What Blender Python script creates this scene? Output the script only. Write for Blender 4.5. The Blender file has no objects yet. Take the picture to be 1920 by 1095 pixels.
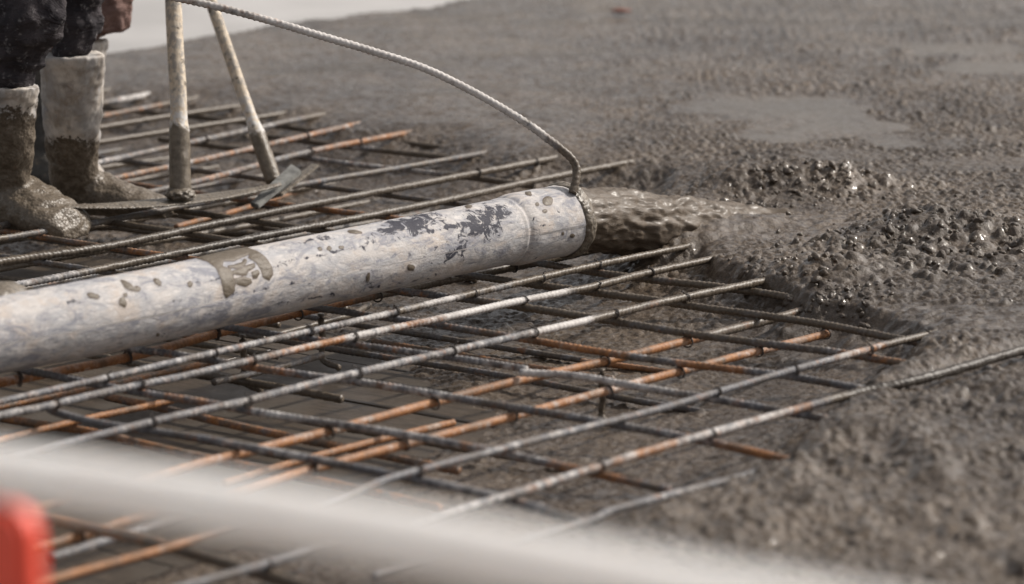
import bpy, bmesh, math, random
import numpy as np
from mathutils import Vector, Matrix
from mathutils import noise as mnoise
random.seed(7); rng = np.random.default_rng(7)
S = bpy.context.scene

# ------------------------------------------------------------------ camera
FPX, PITCH, CH = 6750.0, math.radians(10.6), 1.414        # focal length in photo pixels, tilt, height above the upper mat
cd = bpy.data.cameras.new('camera'); cam = bpy.data.objects.new('camera', cd); S.collection.objects.link(cam)
cd.sensor_width = 36.0; cd.lens = FPX / 1920.0 * 36.0; cd.clip_start = 0.1; cd.clip_end = 2000
cam.location = (0, 0, CH); cam.rotation_euler = (math.pi/2 - PITCH, 0, 0)
cd.dof.use_dof = True; cd.dof.focus_distance = 7.95; cd.dof.aperture_fstop = 3.1; cd.dof.aperture_blades = 9
S.camera = cam
# ------------------------------------------------------------------ sky, sun, exposure
SUN_EL, SUN_AZ = math.radians(42), math.radians(66)       # azimuth measured from +Y (away from camera) towards +X
w = bpy.data.worlds.new('World'); S.world = w; w.use_nodes = True
nt = w.node_tree; bg = nt.nodes['Background']
sky = nt.nodes.new('ShaderNodeTexSky'); sky.sky_type = 'NISHITA'; sky.sun_disc = False
sky.sun_elevation = SUN_EL; sky.sun_rotation = SUN_AZ; sky.dust_density = 4; sky.air_density = 1.0
hs = nt.nodes.new('ShaderNodeHueSaturation'); hs.inputs['Saturation'].default_value = 0.22
nt.links.new(sky.outputs[0], hs.inputs['Color']); wb = nt.nodes.new('ShaderNodeMix'); wb.data_type = 'RGBA'; wb.blend_type = 'MULTIPLY'; wb.inputs[0].default_value = 1; wb.inputs[7].default_value = (1.0, .972, .95, 1)   # camera white balance for a hazy day
nt.links.new(hs.outputs[0], wb.inputs[6]); nt.links.new(wb.outputs[2], bg.inputs[0]); bg.inputs[1].default_value = 0.11
sl = bpy.data.lights.new('sun', 'SUN'); sun = bpy.data.objects.new('sun', sl); S.collection.objects.link(sun)
sl.energy = 3.2; sl.angle = math.radians(2.5); sl.color = (1.0, 0.93, 0.84)
sd_ = Vector((math.sin(SUN_AZ)*math.cos(SUN_EL), math.cos(SUN_AZ)*math.cos(SUN_EL), math.sin(SUN_EL)))
sun.rotation_euler = (-sd_).to_track_quat('-Z', 'Y').to_euler(); sun.location = sd_*20
vs = S.view_settings; vs.view_transform = 'Standard'; vs.look = 'None'; vs.exposure = 0.22; vs.gamma = 1.0
S.render.engine = 'CYCLES'; S.cycles.use_denoising = True; S.cycles.max_bounces = 6
S.cycles.sample_clamp_indirect = 4.0

# ------------------------------------------------------------------ pixel <-> world
SP, CP = math.sin(PITCH), math.cos(PITCH)
def ray(px, py):
    x = (px-960)/FPX; y = (547.5-py)/FPX
    return np.array([x, CP+y*SP, -SP+y*CP])
def onz(px, py, z=0.0):
    d = ray(px, py); return np.array([0, 0, CH]) + d*((z-CH)/d[2])
def atd(px, py, dep): return np.array([0, 0, CH]) + ray(px, py)*dep
def proj(P):
    P = np.asarray(P, float) - np.array([0, 0, CH])
    d = P[..., 1]*CP - P[..., 2]*SP; u = P[..., 1]*SP + P[..., 2]*CP
    return 960+FPX*P[..., 0]/d, 547.5-FPX*u/d, d

# ------------------------------------------------------------------ numpy noise
def _h(ix, iy, s):
    n = (ix.astype(np.int64)*374761393 + iy.astype(np.int64)*668265263 + s*974634777) & 0x7fffffff
    n = ((n ^ (n >> 13))*1274126177) & 0x7fffffff
    n = ((n ^ (n >> 15))*60493 + 19990303*n) & 0x7fffffff
    return ((n ^ (n >> 16)) & 0xffff)/65535.0
def vn(x, y, s=0):
    ix = np.floor(x); iy = np.floor(y); fx = x-ix; fy = y-iy
    fx = fx*fx*(3-2*fx); fy = fy*fy*(3-2*fy)
    a = _h(ix, iy, s); b = _h(ix+1, iy, s); c = _h(ix, iy+1, s); d = _h(ix+1, iy+1, s)
    return (a*(1-fx)+b*fx)*(1-fy) + (c*(1-fx)+d*fx)*fy
def fbm(x, y, s=0, o=4):
    r = 0; a = .5; t = 0
    for k in range(o):
        r = r + a*vn(x, y, s+k*17); t += a; a *= .5; x = x*2.03+11.3; y = y*2.03+5.7
    return r/t
def sstep(a, b, x):
    t = np.clip((x-a)/(b-a), 0, 1); return t*t*(3-2*t)

# ------------------------------------------------------------------ objects
COL = S.collection
def mesh_obj(name, V, F, mat, parent=None, smooth=True, attrs=None, uv=None):
    me = bpy.data.meshes.new(name)
    V = np.asarray(V, np.float32)
    if isinstance(F, np.ndarray):
        k = F.shape[1]; me.vertices.add(len(V)); me.vertices.foreach_set('co', V.ravel())
        me.loops.add(F.size); me.loops.foreach_set('vertex_index', F.astype(np.int32).ravel())
        me.polygons.add(len(F)); me.polygons.foreach_set('loop_start', np.arange(0, F.size, k, dtype=np.int32))
        me.update(calc_edges=True)
    else:
        me.from_pydata(V.tolist(), [], F); me.update()
    if smooth: me.polygons.foreach_set('use_smooth', np.ones(len(me.polygons), bool))
    for an, av in (attrs or {}).items():
        a = me.attributes.new(an, 'FLOAT_COLOR', 'POINT')
        c = np.ones((len(V), 4), np.float32); c[:, :av.shape[1]] = av; a.data.foreach_set('color', c.ravel())
    if mat: me.materials.append(mat)
    o = bpy.data.objects.new(name, me); COL.objects.link(o); o.parent = parent
    return o
def tag(o, label=None, cat=None, group=None, kind=None):
    for k, v in (('label', label), ('category', cat), ('group', group), ('kind', kind)):
        if v: o[k] = v
    return o
def empty(name, loc=(0, 0, 0)):
    o = bpy.data.objects.new(name, None); COL.objects.link(o); o.location = loc; return o
def child(o, root):                      # keep world coordinates of a mesh built in world space
    o.parent = root; o.matrix_parent_inverse = Matrix.Translation(-Vector(root.location)); return o
def grid_faces(nu, nv, wrap=False):
    i = np.arange(nu-1)[:, None]; j = np.arange(nv if wrap else nv-1)[None, :]; j2 = (j+1) % nv
    return np.stack([i*nv+j, i*nv+j2, (i+1)*nv+j2, (i+1)*nv+j], -1).reshape(-1, 4)
def catmull(P, ds):
    P = np.asarray(P, float)
    if len(P) == 2:
        n = max(2, int(np.linalg.norm(P[1]-P[0])/ds)); t = np.linspace(0, 1, n+1)[:, None]; return P[0]*(1-t)+P[1]*t
    Q = np.vstack([2*P[0]-P[1], P, 2*P[-1]-P[-2]]); out = []
    for i in range(1, len(Q)-2):
        t = np.linspace(0, 1, 40, endpoint=False)[:, None]
        a, b, c, d = Q[i-1:i+3]
        out.append(.5*((2*b)+(c-a)*t+(2*a-5*b+4*c-d)*t*t+(3*b-a-3*c+d)*t**3))
    out = np.vstack(out+[P[-1:]]); L = np.r_[0, np.cumsum(np.linalg.norm(np.diff(out, axis=0), axis=1))]
    n = max(2, int(L[-1]/ds)); s = np.linspace(0, L[-1], n+1)
    return np.stack([np.interp(s, L, out[:, k]) for k in range(3)], 1)
def frames(C, up=(0, 0, 1)):
    T = np.gradient(C, axis=0); T /= np.linalg.norm(T, axis=1)[:, None]
    U = np.asarray(up, float); N = np.cross(T, U); nn = np.linalg.norm(N, axis=1)
    N[nn < 1e-4] = (1, 0, 0); N /= np.linalg.norm(N, axis=1)[:, None]
    return T, N, np.cross(N, T)
def tube(C, R, n=12, up=(0, 0, 1), cap=True):
    """C centres (k,3), R radius array (k,) or (k,n); returns V, list of faces, T"""
    T, N, B = frames(C, up); a = np.linspace(0, 2*np.pi, n, endpoint=False)
    R = np.asarray(R, float); R = np.repeat(R[:, None], n, 1) if R.ndim == 1 else R
    V = C[:, None, :] + R[..., None]*(np.cos(a)[None, :, None]*N[:, None, :] + np.sin(a)[None, :, None]*B[:, None, :])
    V = V.reshape(-1, 3); F = grid_faces(len(C), n, True).tolist()
    if cap:
        k = len(C); F.append(list(range(n))[::-1]); F.append([(k-1)*n+j for j in range(n)])
    return V, F

# ------------------------------------------------------------------ material helper
class M:
    def __init__(s, name):
        s.m = bpy.data.materials.new(name); s.m.use_nodes = True; s.t = s.m.node_tree; s.n = s.t.nodes; s.l = s.t.links
        s.b = s.n['Principled BSDF']; s.obj = s.n.new('ShaderNodeTexCoord').outputs['Object']
    def link(s, a, b): s.l.new(a, b)
    def geo(s): return s.n.new('ShaderNodeNewGeometry')
    def mapping(s, v, scale=(1, 1, 1), rot=(0, 0, 0)):
        m = s.n.new('ShaderNodeMapping'); m.inputs['Scale'].default_value = scale; m.inputs['Rotation'].default_value = rot
        s.link(v, m.inputs[0]); return m.outputs[0]
    def noise(s, scale, detail=4, rough=.55, v=None, dist=0):
        t = s.n.new('ShaderNodeTexNoise'); t.inputs['Scale'].default_value = scale; t.inputs['Detail'].default_value = detail
        t.inputs['Roughness'].default_value = rough; t.inputs['Distortion'].default_value = dist
        s.link(v if v is not None else s.obj, t.inputs['Vector']); return t.outputs[0]
    def vor(s, scale, v=None, feat='F1'):
        t = s.n.new('ShaderNodeTexVoronoi'); t.feature = feat; t.inputs['Scale'].default_value = scale
        s.link(v if v is not None else s.obj, t.inputs['Vector']); return t.outputs['Distance']
    def ramp(s, f, a, b, va=0., vb=1.):
        t = s.n.new('ShaderNodeMapRange'); t.interpolation_type = 'SMOOTHSTEP'
        for i, v in zip((1, 2, 3, 4), (a, b, va, vb)): t.inputs[i].default_value = v
        s.link(f, t.inputs[0]); return t.outputs[0]
    def math(s, op, a, b=0.):
        t = s.n.new('ShaderNodeMath'); t.operation = op
        for i, v in enumerate((a, b)):
            if isinstance(v, (int, float)): t.inputs[i].default_value = v
            else: s.link(v, t.inputs[i])
        return t.outputs[0]
    def mix(s, f, a, b):
        t = s.n.new('ShaderNodeMix'); t.data_type = 'RGBA'
        for i, v in ((0, f), (6, a), (7, b)):
            if isinstance(v, (int, float)): t.inputs[i].default_value = v
            elif isinstance(v, tuple): t.inputs[i].default_value = (*v, 1)
            else: s.link(v, t.inputs[i])
        return t.outputs[2]
    def attr(s, name):
        t = s.n.new('ShaderNodeAttribute'); t.attribute_name = name
        p = s.n.new('ShaderNodeSeparateColor'); s.link(t.outputs['Color'], p.inputs[0]); return p.outputs
    def sep(s, v):
        p = s.n.new('ShaderNodeSeparateXYZ'); s.link(v, p.inputs[0]); return p.outputs
    def set(s, color=None, rough=None, spec=None, metal=None):
        for k, v in (('Base Color', color), ('Roughness', rough), ('Specular IOR Level', spec), ('Metallic', metal)):
            if v is None: continue
            if isinstance(v, (int, float)): s.b.inputs[k].default_value = v
            elif isinstance(v, tuple): s.b.inputs[k].default_value = (*v, 1)
            else: s.link(v, s.b.inputs[k])
        return s
    def bump(s, h, dist=.001, strength=1.0):
        t = s.n.new('ShaderNodeBump'); t.inputs['Distance'].default_value = dist; t.inputs['Strength'].default_value = strength
        s.link(h, t.inputs['Height']); s.link(t.outputs[0], s.b.inputs['Normal']); return s

MUD = (.105, .084, .063)
def m_concrete():
    s = M('wet_concrete'); g, pud, fl = s.attr('conc')[0:3]
    big = s.math('ADD', s.math('MULTIPLY', s.noise(1.3, 4, .6, s.mapping(s.obj, (1.2, .8, 1))), .6), s.math('MULTIPLY', s.noise(5, 4), .4)); fine = s.noise(60, 5, .65); vf = s.noise(420, 3, .6)
    c = s.mix(s.ramp(big, .40, .60), (.060, .042, .0275), (.128, .095, .066))
    c = s.mix(s.ramp(fine, .42, .68), c, (.046, .032, .0215))
    c = s.mix(s.math('MULTIPLY', pud, .6), c, (.12, .108, .095))
    r = s.math('ADD', s.ramp(fine, .35, .7, .40, .66), s.math('MULTIPLY', s.ramp(vf, .5, .7), -.10))
    r = s.math('ADD', r, s.math('MULTIPLY', fl, -.08))
    h = s.math('ADD', s.math('MULTIPLY', s.noise(170, 4, .6), 1.0), s.math('MULTIPLY', vf, .35))
    amt = s.math('SUBTRACT', 1.0, s.math('MULTIPLY', pud, .85))
    s.b.inputs['Coat Roughness'].default_value = .11
    s.link(s.math('MULTIPLY', s.ramp(s.noise(45, 3), .34, .56), s.math('SUBTRACT', .56, s.math('MULTIPLY', pud, .30))), s.b.inputs['Coat Weight'])
    s.set(c, r, .4).bump(s.math('MULTIPLY', h, amt), .0042, .9); return s.m
def m_rebar():
    s = M('rebar_steel'); rust, mud, wht = s.attr('coat')[0:3]
    n1 = s.noise(38, 5, .6); n2 = s.noise(160, 4, .6); n3 = s.noise(17, 3)
    steel = s.mix(s.ramp(n2, .35, .7), (.085, .087, .097), (.200, .202, .216))
    steel = s.mix(s.math('MULTIPLY', s.ramp(n1, .52, .70), .55), steel, (.24, .105, .045))
    rc = s.mix(s.ramp(n2, .3, .7), (.25, .10, .036), (.42, .195, .075)); rc = s.mix(s.ramp(n3, .55, .75), rc, (.42, .33, .27))
    def msk(a, n, soft=.30):                       # attribute eats in from 0 to 1 through the noise
        return s.ramp(s.math('ADD', s.math('MULTIPLY', a, 1.0), s.math('MULTIPLY', s.math('SUBTRACT', n, .5), 1.7)), .5-soft, .5+soft)
    c = s.mix(msk(rust, n1), steel, rc)
    c = s.mix(msk(wht, s.noise(55, 5, .65)), c, s.mix(s.ramp(n2, .3, .7), (.52, .49, .47), (.66, .635, .615)))
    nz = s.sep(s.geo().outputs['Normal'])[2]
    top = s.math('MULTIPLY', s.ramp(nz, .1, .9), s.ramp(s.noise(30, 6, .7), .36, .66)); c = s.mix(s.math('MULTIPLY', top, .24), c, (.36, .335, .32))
    c = s.mix(s.math('MULTIPLY', s.ramp(s.noise(11, 6, .72), .42, .66), s.math('SUBTRACT', .78, s.math('MULTIPLY', wht, .6))), c, (.085, .064, .046))
    mm = msk(mud, s.noise(30, 5, .6)); c = s.mix(mm, c, s.mix(s.ramp(n2, .3, .7), (.075, .059, .043), (.145, .116, .087)))
    c = s.mix(s.ramp(mud, .95, 1.25), c, s.mix(s.ramp(n2, .3, .7), (.026, .021, .017), (.068, .055, .043)))
    s.set(c, s.math('ADD', .62, s.math('MULTIPLY', mm, -.2)), .4).bump(n2, .0012, .7); return s.m
def m_hose():
    s = M('cement_coated_rubber'); uvn = s.n.new('ShaderNodeAttribute'); uvn.attribute_name = 'hsp'; uv = uvn.outputs['Vector']
    mud, scf, dst = s.attr('hcoat')[0:3]
    st = s.mapping(uv, (1, 2.4, 1)); st2 = s.mapping(uv, (1, 4.5, 1))
    n1 = s.noise(9, 6, .62, st, .6); n2 = s.noise(42, 6, .65, st, .4); n3 = s.noise(190, 4, .65, uv); n4 = s.noise(16, 7, .7, st2, 1.2)
    c = s.mix(s.ramp(n1, .38, .62), (.50, .47, .452), (.40, .397, .41))
    c = s.mix(s.ramp(s.noise(11, 5, .6, uv, .4), .50, .64), c, (.49, .435, .395))
    c = s.mix(s.ramp(n2, .50, .66), c, (.57, .545, .53))
    blue = s.noise(13, 8, .74, s.mapping(uv, (1, 1.9, 1)), 1.6)
    c = s.mix(s.math('MULTIPLY', s.ramp(s.math('ADD', blue, s.math('MULTIPLY', s.math('SUBTRACT', s.noise(3.2, 3, .5, s.mapping(uv, (1, 3, 1))), .5), .55)), .46, .66), .9), c, (.22, .225, .26))
    scr = s.noise(34, 6, .7, s.mapping(uv, (.22, 2.2, 1), (0, 0, .25)), .5)
    c = s.mix(s.math('MULTIPLY', s.ramp(scr, .60, .70), .55), c, (.22, .215, .235))
    c = s.mix(s.math('MULTIPLY', s.ramp(n3, .55, .75), .35), c, (.36, .33, .31))
    sm = s.ramp(s.math('ADD', scf, s.math('MULTIPLY', s.math('SUBTRACT', s.noise(30, 6, .7, s.mapping(uv, (1, 1.3, 1)), 1.0), .5), 3.2)), .55, .82)
    c = s.mix(sm, c, (.034, .034, .048))
    fr = s.math('MULTIPLY', s.ramp(mud, .25, .5), s.ramp(mud, .62, .42)); c = s.mix(s.ramp(mud, .36, .5), c, s.mix(s.ramp(n3, .3, .7), (.098, .078, .055), (.142, .114, .083)))
    c = s.mix(s.math('MULTIPLY', fr, .9), c, (.075, .052, .040))
    s.set(c, s.math('ADD', .72, s.math('MULTIPLY', s.ramp(mud, .4, .6), -.28)), .35)
    s.bump(s.math('ADD', s.math('MULTIPLY', n2, 1.2), s.math('MULTIPLY', n3, .5)), .0028, .7); return s.m
def m_mud(name='wet_mud', rough=.34, sc=1.0):
    s = M(name); n = s.noise(70*sc, 5, .6); v = s.vor(95*sc)
    c = s.mix(s.ramp(n, .35, .65), (.105, .088, .068), (.185, .155, .120))
    s.set(c, s.ramp(n, .3, .7, rough-.1, rough+.16), .5).bump(s.math('ADD', n, s.math('MULTIPLY', v, -.7)), .004, .8); return s.m
def m_stream():
    s = M('flowing_concrete'); uvn = s.n.new('ShaderNodeAttribute'); uvn.attribute_name = 'hsp'; uv = uvn.outputs['Vector']
    st = s.mapping(uv, (1, 3.4, 1)); n = s.noise(26, 6, .60, st, .8); n2 = s.noise(80, 5, .62, s.mapping(uv, (1, 2.4, 1)))
    c = s.mix(s.ramp(n, .36, .64), (.078, .058, .040), (.118, .090, .065)); c = s.mix(s.ramp(n2, .58, .74), c, (.145, .118, .092))
    s.b.inputs['Coat Weight'].default_value = .12; s.b.inputs['Coat Roughness'].default_value = .25
    s.set(c, .58, .35).bump(s.math('ADD', n, s.math('MULTIPLY', n2, .5)), .0035, .6); return s.m
def m_boot(name, zl, amp, dark=False):
    s = M(name); x, y, z = s.sep(s.obj)[0:3]
    n = s.noise(22, 5, .62); n2 = s.noise(90, 5, .6); n3 = s.noise(9, 5, .6); v = s.vor(130)
    c = s.mix(s.ramp(n3, .40, .62), (.34, .325, .315), (.58, .53, .475)) if not dark else s.mix(s.ramp(n3, .4, .6), (.025, .025, .024), (.07, .065, .058))
    c = s.mix(s.ramp(n, .52, .72), c, (.25, .25, .26) if not dark else (.05, .05, .05))
    c = s.mix(s.math('MULTIPLY', s.ramp(n2, .55, .72), .5), c, (.56, .52, .48) if not dark else (.10, .09, .08))
    lim = s.math('ADD', z, s.math('MULTIPLY', s.math('SUBTRACT', n, .5), amp*2.6))
    m = s.ramp(s.math('ADD', lim, s.math('MULTIPLY', s.math('SUBTRACT', n2, .5), .06)), zl+.006, zl-.006); edge = s.math('MULTIPLY', m, s.ramp(lim, zl-.022, zl-.004))
    sp_ = s.math('MULTIPLY', s.ramp(s.noise(38, 3, .5), .60, .66), s.ramp(z, zl+.30, zl+.02)) ; c = s.mix(s.math('MULTIPLY', sp_, .85), c, (.15, .12, .088))
    c = s.mix(s.math('MULTIPLY', s.ramp(s.noise(26, 5, .65, s.mapping(s.obj, (1, 1, .30))), .46, .62), .62), c, (.27, .225, .18) if not dark else (.06, .05, .04))
    c = s.mix(m, c, s.mix(s.ramp(n2, .35, .65), (.100, .079, .057), (.160, .131, .100))); c = s.mix(s.math('MULTIPLY', edge, .6), c, (.06, .046, .034))
    s.set(c, s.math('ADD', .66, s.math('MULTIPLY', m, -.24)), .45)
    s.bump(s.math('ADD', s.math('MULTIPLY', n2, .4), s.math('MULTIPLY', m, s.math('ADD', .8, s.math('MULTIPLY', v, -.6)))), .004, .7); return s.m
def m_cloth(name, a, b, dust):
    s = M(name); n = s.noise(14, 5); n2 = s.noise(55, 6, .7); n3 = s.noise(900, 2)
    c = s.mix(s.ramp(n, .35, .65), a, b); c = s.mix(s.math('MULTIPLY', s.ramp(n2, .55, .70), .7), c, dust)
    wr = s.noise(9, 5, .6, s.mapping(s.obj, (1, 1, 2.6)), 1.5)
    s.set(c, .85, .2).bump(s.math('ADD', s.math('MULTIPLY', wr, 5.), s.math('ADD', s.math('MULTIPLY', n3, .15), n2)), .006, .8); return s.m
def m_wood_handle(name, zl):
    s = M(name); x, y, z = s.sep(s.obj)[0:3]
    n = s.noise(30, 5, .6); n2 = s.noise(60, 5, .65); g = s.noise(60, 4, .6, s.mapping(s.obj, (3, 3, .15)))
    c = s.mix(s.ramp(g, .35, .65), (.52, .43, .325), (.68, .59, .475))
    c = s.mix(s.math('MULTIPLY', s.ramp(n2, .47, .58), .8), c, (.29, .27, .25)); c = s.mix(s.ramp(s.noise(48, 4, .6), .60, .66), c, (.13, .108, .083))
    lim = s.math('ADD', z, s.math('MULTIPLY', s.math('SUBTRACT', n, .5), .07))
    c = s.mix(s.math('MULTIPLY', s.ramp(lim, zl+.10, zl+.03), s.ramp(n2, .40, .56)), c, (.62, .60, .58))
    m = s.ramp(lim, zl+.005, zl-.008); c = s.mix(m, c, s.mix(s.ramp(n2, .35, .65), (.105, .085, .062), (.19, .158, .12)))
    s.set(c, s.math('ADD', .65, s.math('MULTIPLY', m, -.33)), .45).bump(s.math('ADD', n2, s.math('MULTIPLY', m, .8)), .004, .8); return s.m
def m_ply():
    s = M('wet_plywood'); rot = s.mapping(s.obj, (1.0, 9.0, 1), (0, 0, math.radians(39)))
    g = s.noise(9, 7, .68, rot, 1.2); n = s.noise(5, 5); n2 = s.noise(120, 4)
    c = s.mix(s.ramp(g, .35, .65), (.032, .023, .015), (.080, .059, .040)); c = s.mix(s.ramp(n, .46, .64), c, (.060, .048, .036))
    s.set(c, s.ramp(n, .35, .65, .28, .6), .5).bump(s.math('ADD', g, s.math('MULTIPLY', n2, .4)), .002, .7); return s.m
def m_flat(name, col, rough=.6, var=.12, scale=12, spec=.4):
    s = M(name); n = s.noise(scale, 5); d = tuple(v*(1-var) for v in col); e = tuple(min(1, v*(1+var)) for v in col)
    s.set(s.mix(s.ramp(n, .35, .65), d, e), rough, spec).bump(n, .001, .4); return s.m
MC, MR, MH, MM, MS, MP = m_concrete(), m_rebar(), m_hose(), m_mud(), m_stream(), m_ply()
M_SLAB = m_flat('pale_slab', (.40, .39, .385), .7, .12, 1.2)
M_WIRE = m_flat('tie_wire', (.06, .05, .045), .6); M_RAIL = m_flat('white_rail', (.91, .855, .825), .5, .03); _b = M_RAIL.node_tree.nodes['Principled BSDF']; _b.inputs['Subsurface Weight'].default_value = 1; _b.inputs['Subsurface Radius'].default_value = (1, .95, .9); _b.inputs['Subsurface Scale'].default_value = .08
M_RED = m_flat('red_plastic', (.92, .115, .07), .4, .06, 5); M_PLATE = m_mud('muddy_steel', .4, 1.4)
M_GREY = m_flat('grey_steel_plate', (.19, .19, .18), .5, .35, 35)

# ================================================================== SETTING
DECK = -0.165
UD = math.radians(50.9)                                  # direction of the long bars; the cross bars run at right angles
u2 = np.array([math.cos(UD), math.sin(UD)]); v2 = np.array([math.sin(UD), -math.cos(UD)])
# ground: one sheet to the horizon
g = mesh_obj('ground', [(-400, -400, -.23), (400, -400, -.23), (400, 800, -.23), (-400, 800, -.23)], [[0, 1, 2, 3]], M_SLAB); tag(g, kind='structure')
# formwork deck of plywood panels, seams along the cross bars
deck = tag(empty('formwork_deck', (0, 7, DECK)), kind='structure')
ref = onz(655, 751, DECK)[:2] @ u2                        # one seam the photograph shows
def box_mesh(name, lx, ly, lz, bev=.003):
    bm = bmesh.new(); bmesh.ops.create_cube(bm, size=1); bmesh.ops.scale(bm, vec=(lx, ly, lz), verts=bm.verts)
    bmesh.ops.bevel(bm, geom=bm.edges[:], offset=bev, segments=1, affect='EDGES')
    me = bpy.data.meshes.new(name); bm.to_mesh(me); bm.free(); return me
pm = box_mesh('plank', 3.996, .288, .021, .002); pm.materials.append(MP)
for i in range(-22, 20):
    for j in range(-3, 4):
        cu = ref + (i+.5)*.2905; cv = -2.9 + j*4.0 + (1.7 if i % 2 else -.4)
        c = u2*cu + v2*cv
        if not (-4.2 < c[0] < 4.2 and -1.5 < c[1] < 11): continue
        o = bpy.data.objects.new('plank', pm); COL.objects.link(o); o.parent = deck
        o.location = (c[0], c[1]-7, -.0115+random.uniform(-.002, .0015)); o.rotation_euler = (0, random.uniform(-.002, .002), math.atan2(v2[1], v2[0]))

# ---------------------------------------------------------------- fresh concrete
FRONT = [(-900, 120), (-300, 140), (150, 163), (240, 176), (370, 190), (470, 205), (570, 222), (640, 240), (750, 252), (830, 258), (900, 285), (965, 304), (1035, 298),
         (1150, 309), (1265, 318), (1262, 345), (1215, 380), (1190, 430), (1250, 462), (1312, 462), (1328, 489), (1380, 500), (1438, 526), (1540, 562), (1668, 586),
         (1745, 625), (1725, 665), (1640, 722), (1590, 752), (1545, 800), (1500, 850), (1450, 880), (1330, 925), (1230, 955), (1090, 1000), (940, 1060), (800, 1130), (600, 1250)]
FP = np.array([onz(*p)[:2] for p in FRONT])
FP = np.vstack([[-9, FP[0, 1]+.5], FP, [[FP[-1, 0], 2.0], [9, 2.0], [9, 40], [-9, 40]]])
def poly_sd(P, X, Y):
    n = len(P); best = np.full(X.shape, 1e9); ins = np.zeros(X.shape, bool)
    for i in range(n):
        a = P[i]; b = P[(i+1) % n]; e = b-a; wx = X-a[0]; wy = Y-a[1]
        t = np.clip((wx*e[0]+wy*e[1])/(e@e), 0, 1); best = np.minimum(best, (wx-e[0]*t)**2+(wy-e[1]*t)**2)
        c = ((a[1] <= Y) & (Y < b[1])) | ((b[1] <= Y) & (Y < a[1]))
        if abs(e[1]) > 1e-9: ins ^= c & (X < a[0]+(Y-a[1])*e[0]/e[1])
    return np.where(ins, 1, -1)*np.sqrt(best)
BE0, BE1 = onz(200, 99, .03)[:2], onz(870, -2, .03)[:2]     # back edge of the pour
bn = np.array([-(BE1-BE0)[1], (BE1-BE0)[0]]); bn /= np.linalg.norm(bn)
def pxell(X, Y, cx, cy, rx, ry):                          # soft ellipse whose extent comes from photo pixels on the slab plane
    c = onz(cx, cy, .03); ex = np.linalg.norm(onz(cx+rx, cy, .03)-c); ey = np.linalg.norm(onz(cx, cy-ry, .03)-onz(cx, cy+ry, .03))/2
    return ((X-c[0])/ex)**2 + ((Y-c[1])/ey)**2
def domes(X, Y, cell, rmin, rmax, seed, keep=1.0):
    ix = np.floor(X/cell); iy = np.floor(Y/cell); out = np.zeros(X.shape)
    for dx in (-1, 0, 1):
        for dy in (-1, 0, 1):
            jx = ix+dx; jy = iy+dy
            cx = (jx+_h(jx, jy, seed))*cell; cy = (jy+_h(jx, jy, seed+1))*cell
            r = rmin+(rmax-rmin)*_h(jx, jy, seed+2)**2; k = _h(jx, jy, seed+3) < keep
            e = .75+.5*_h(jx, jy, seed+4); an = _h(jx, jy, seed+5)*6.3
            ax = (X-cx)*np.cos(an)+(Y-cy)*np.sin(an); ay = -(X-cx)*np.sin(an)+(Y-cy)*np.cos(an)
            d2 = (ax*e)**2+(ay/e)**2; out = np.maximum(out, np.where(k, np.sqrt(np.maximum(r*r-d2, 0))+(-.35+.6*_h(jx, jy, seed+6))*r*(d2 < r*r), 0))
    return out
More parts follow.
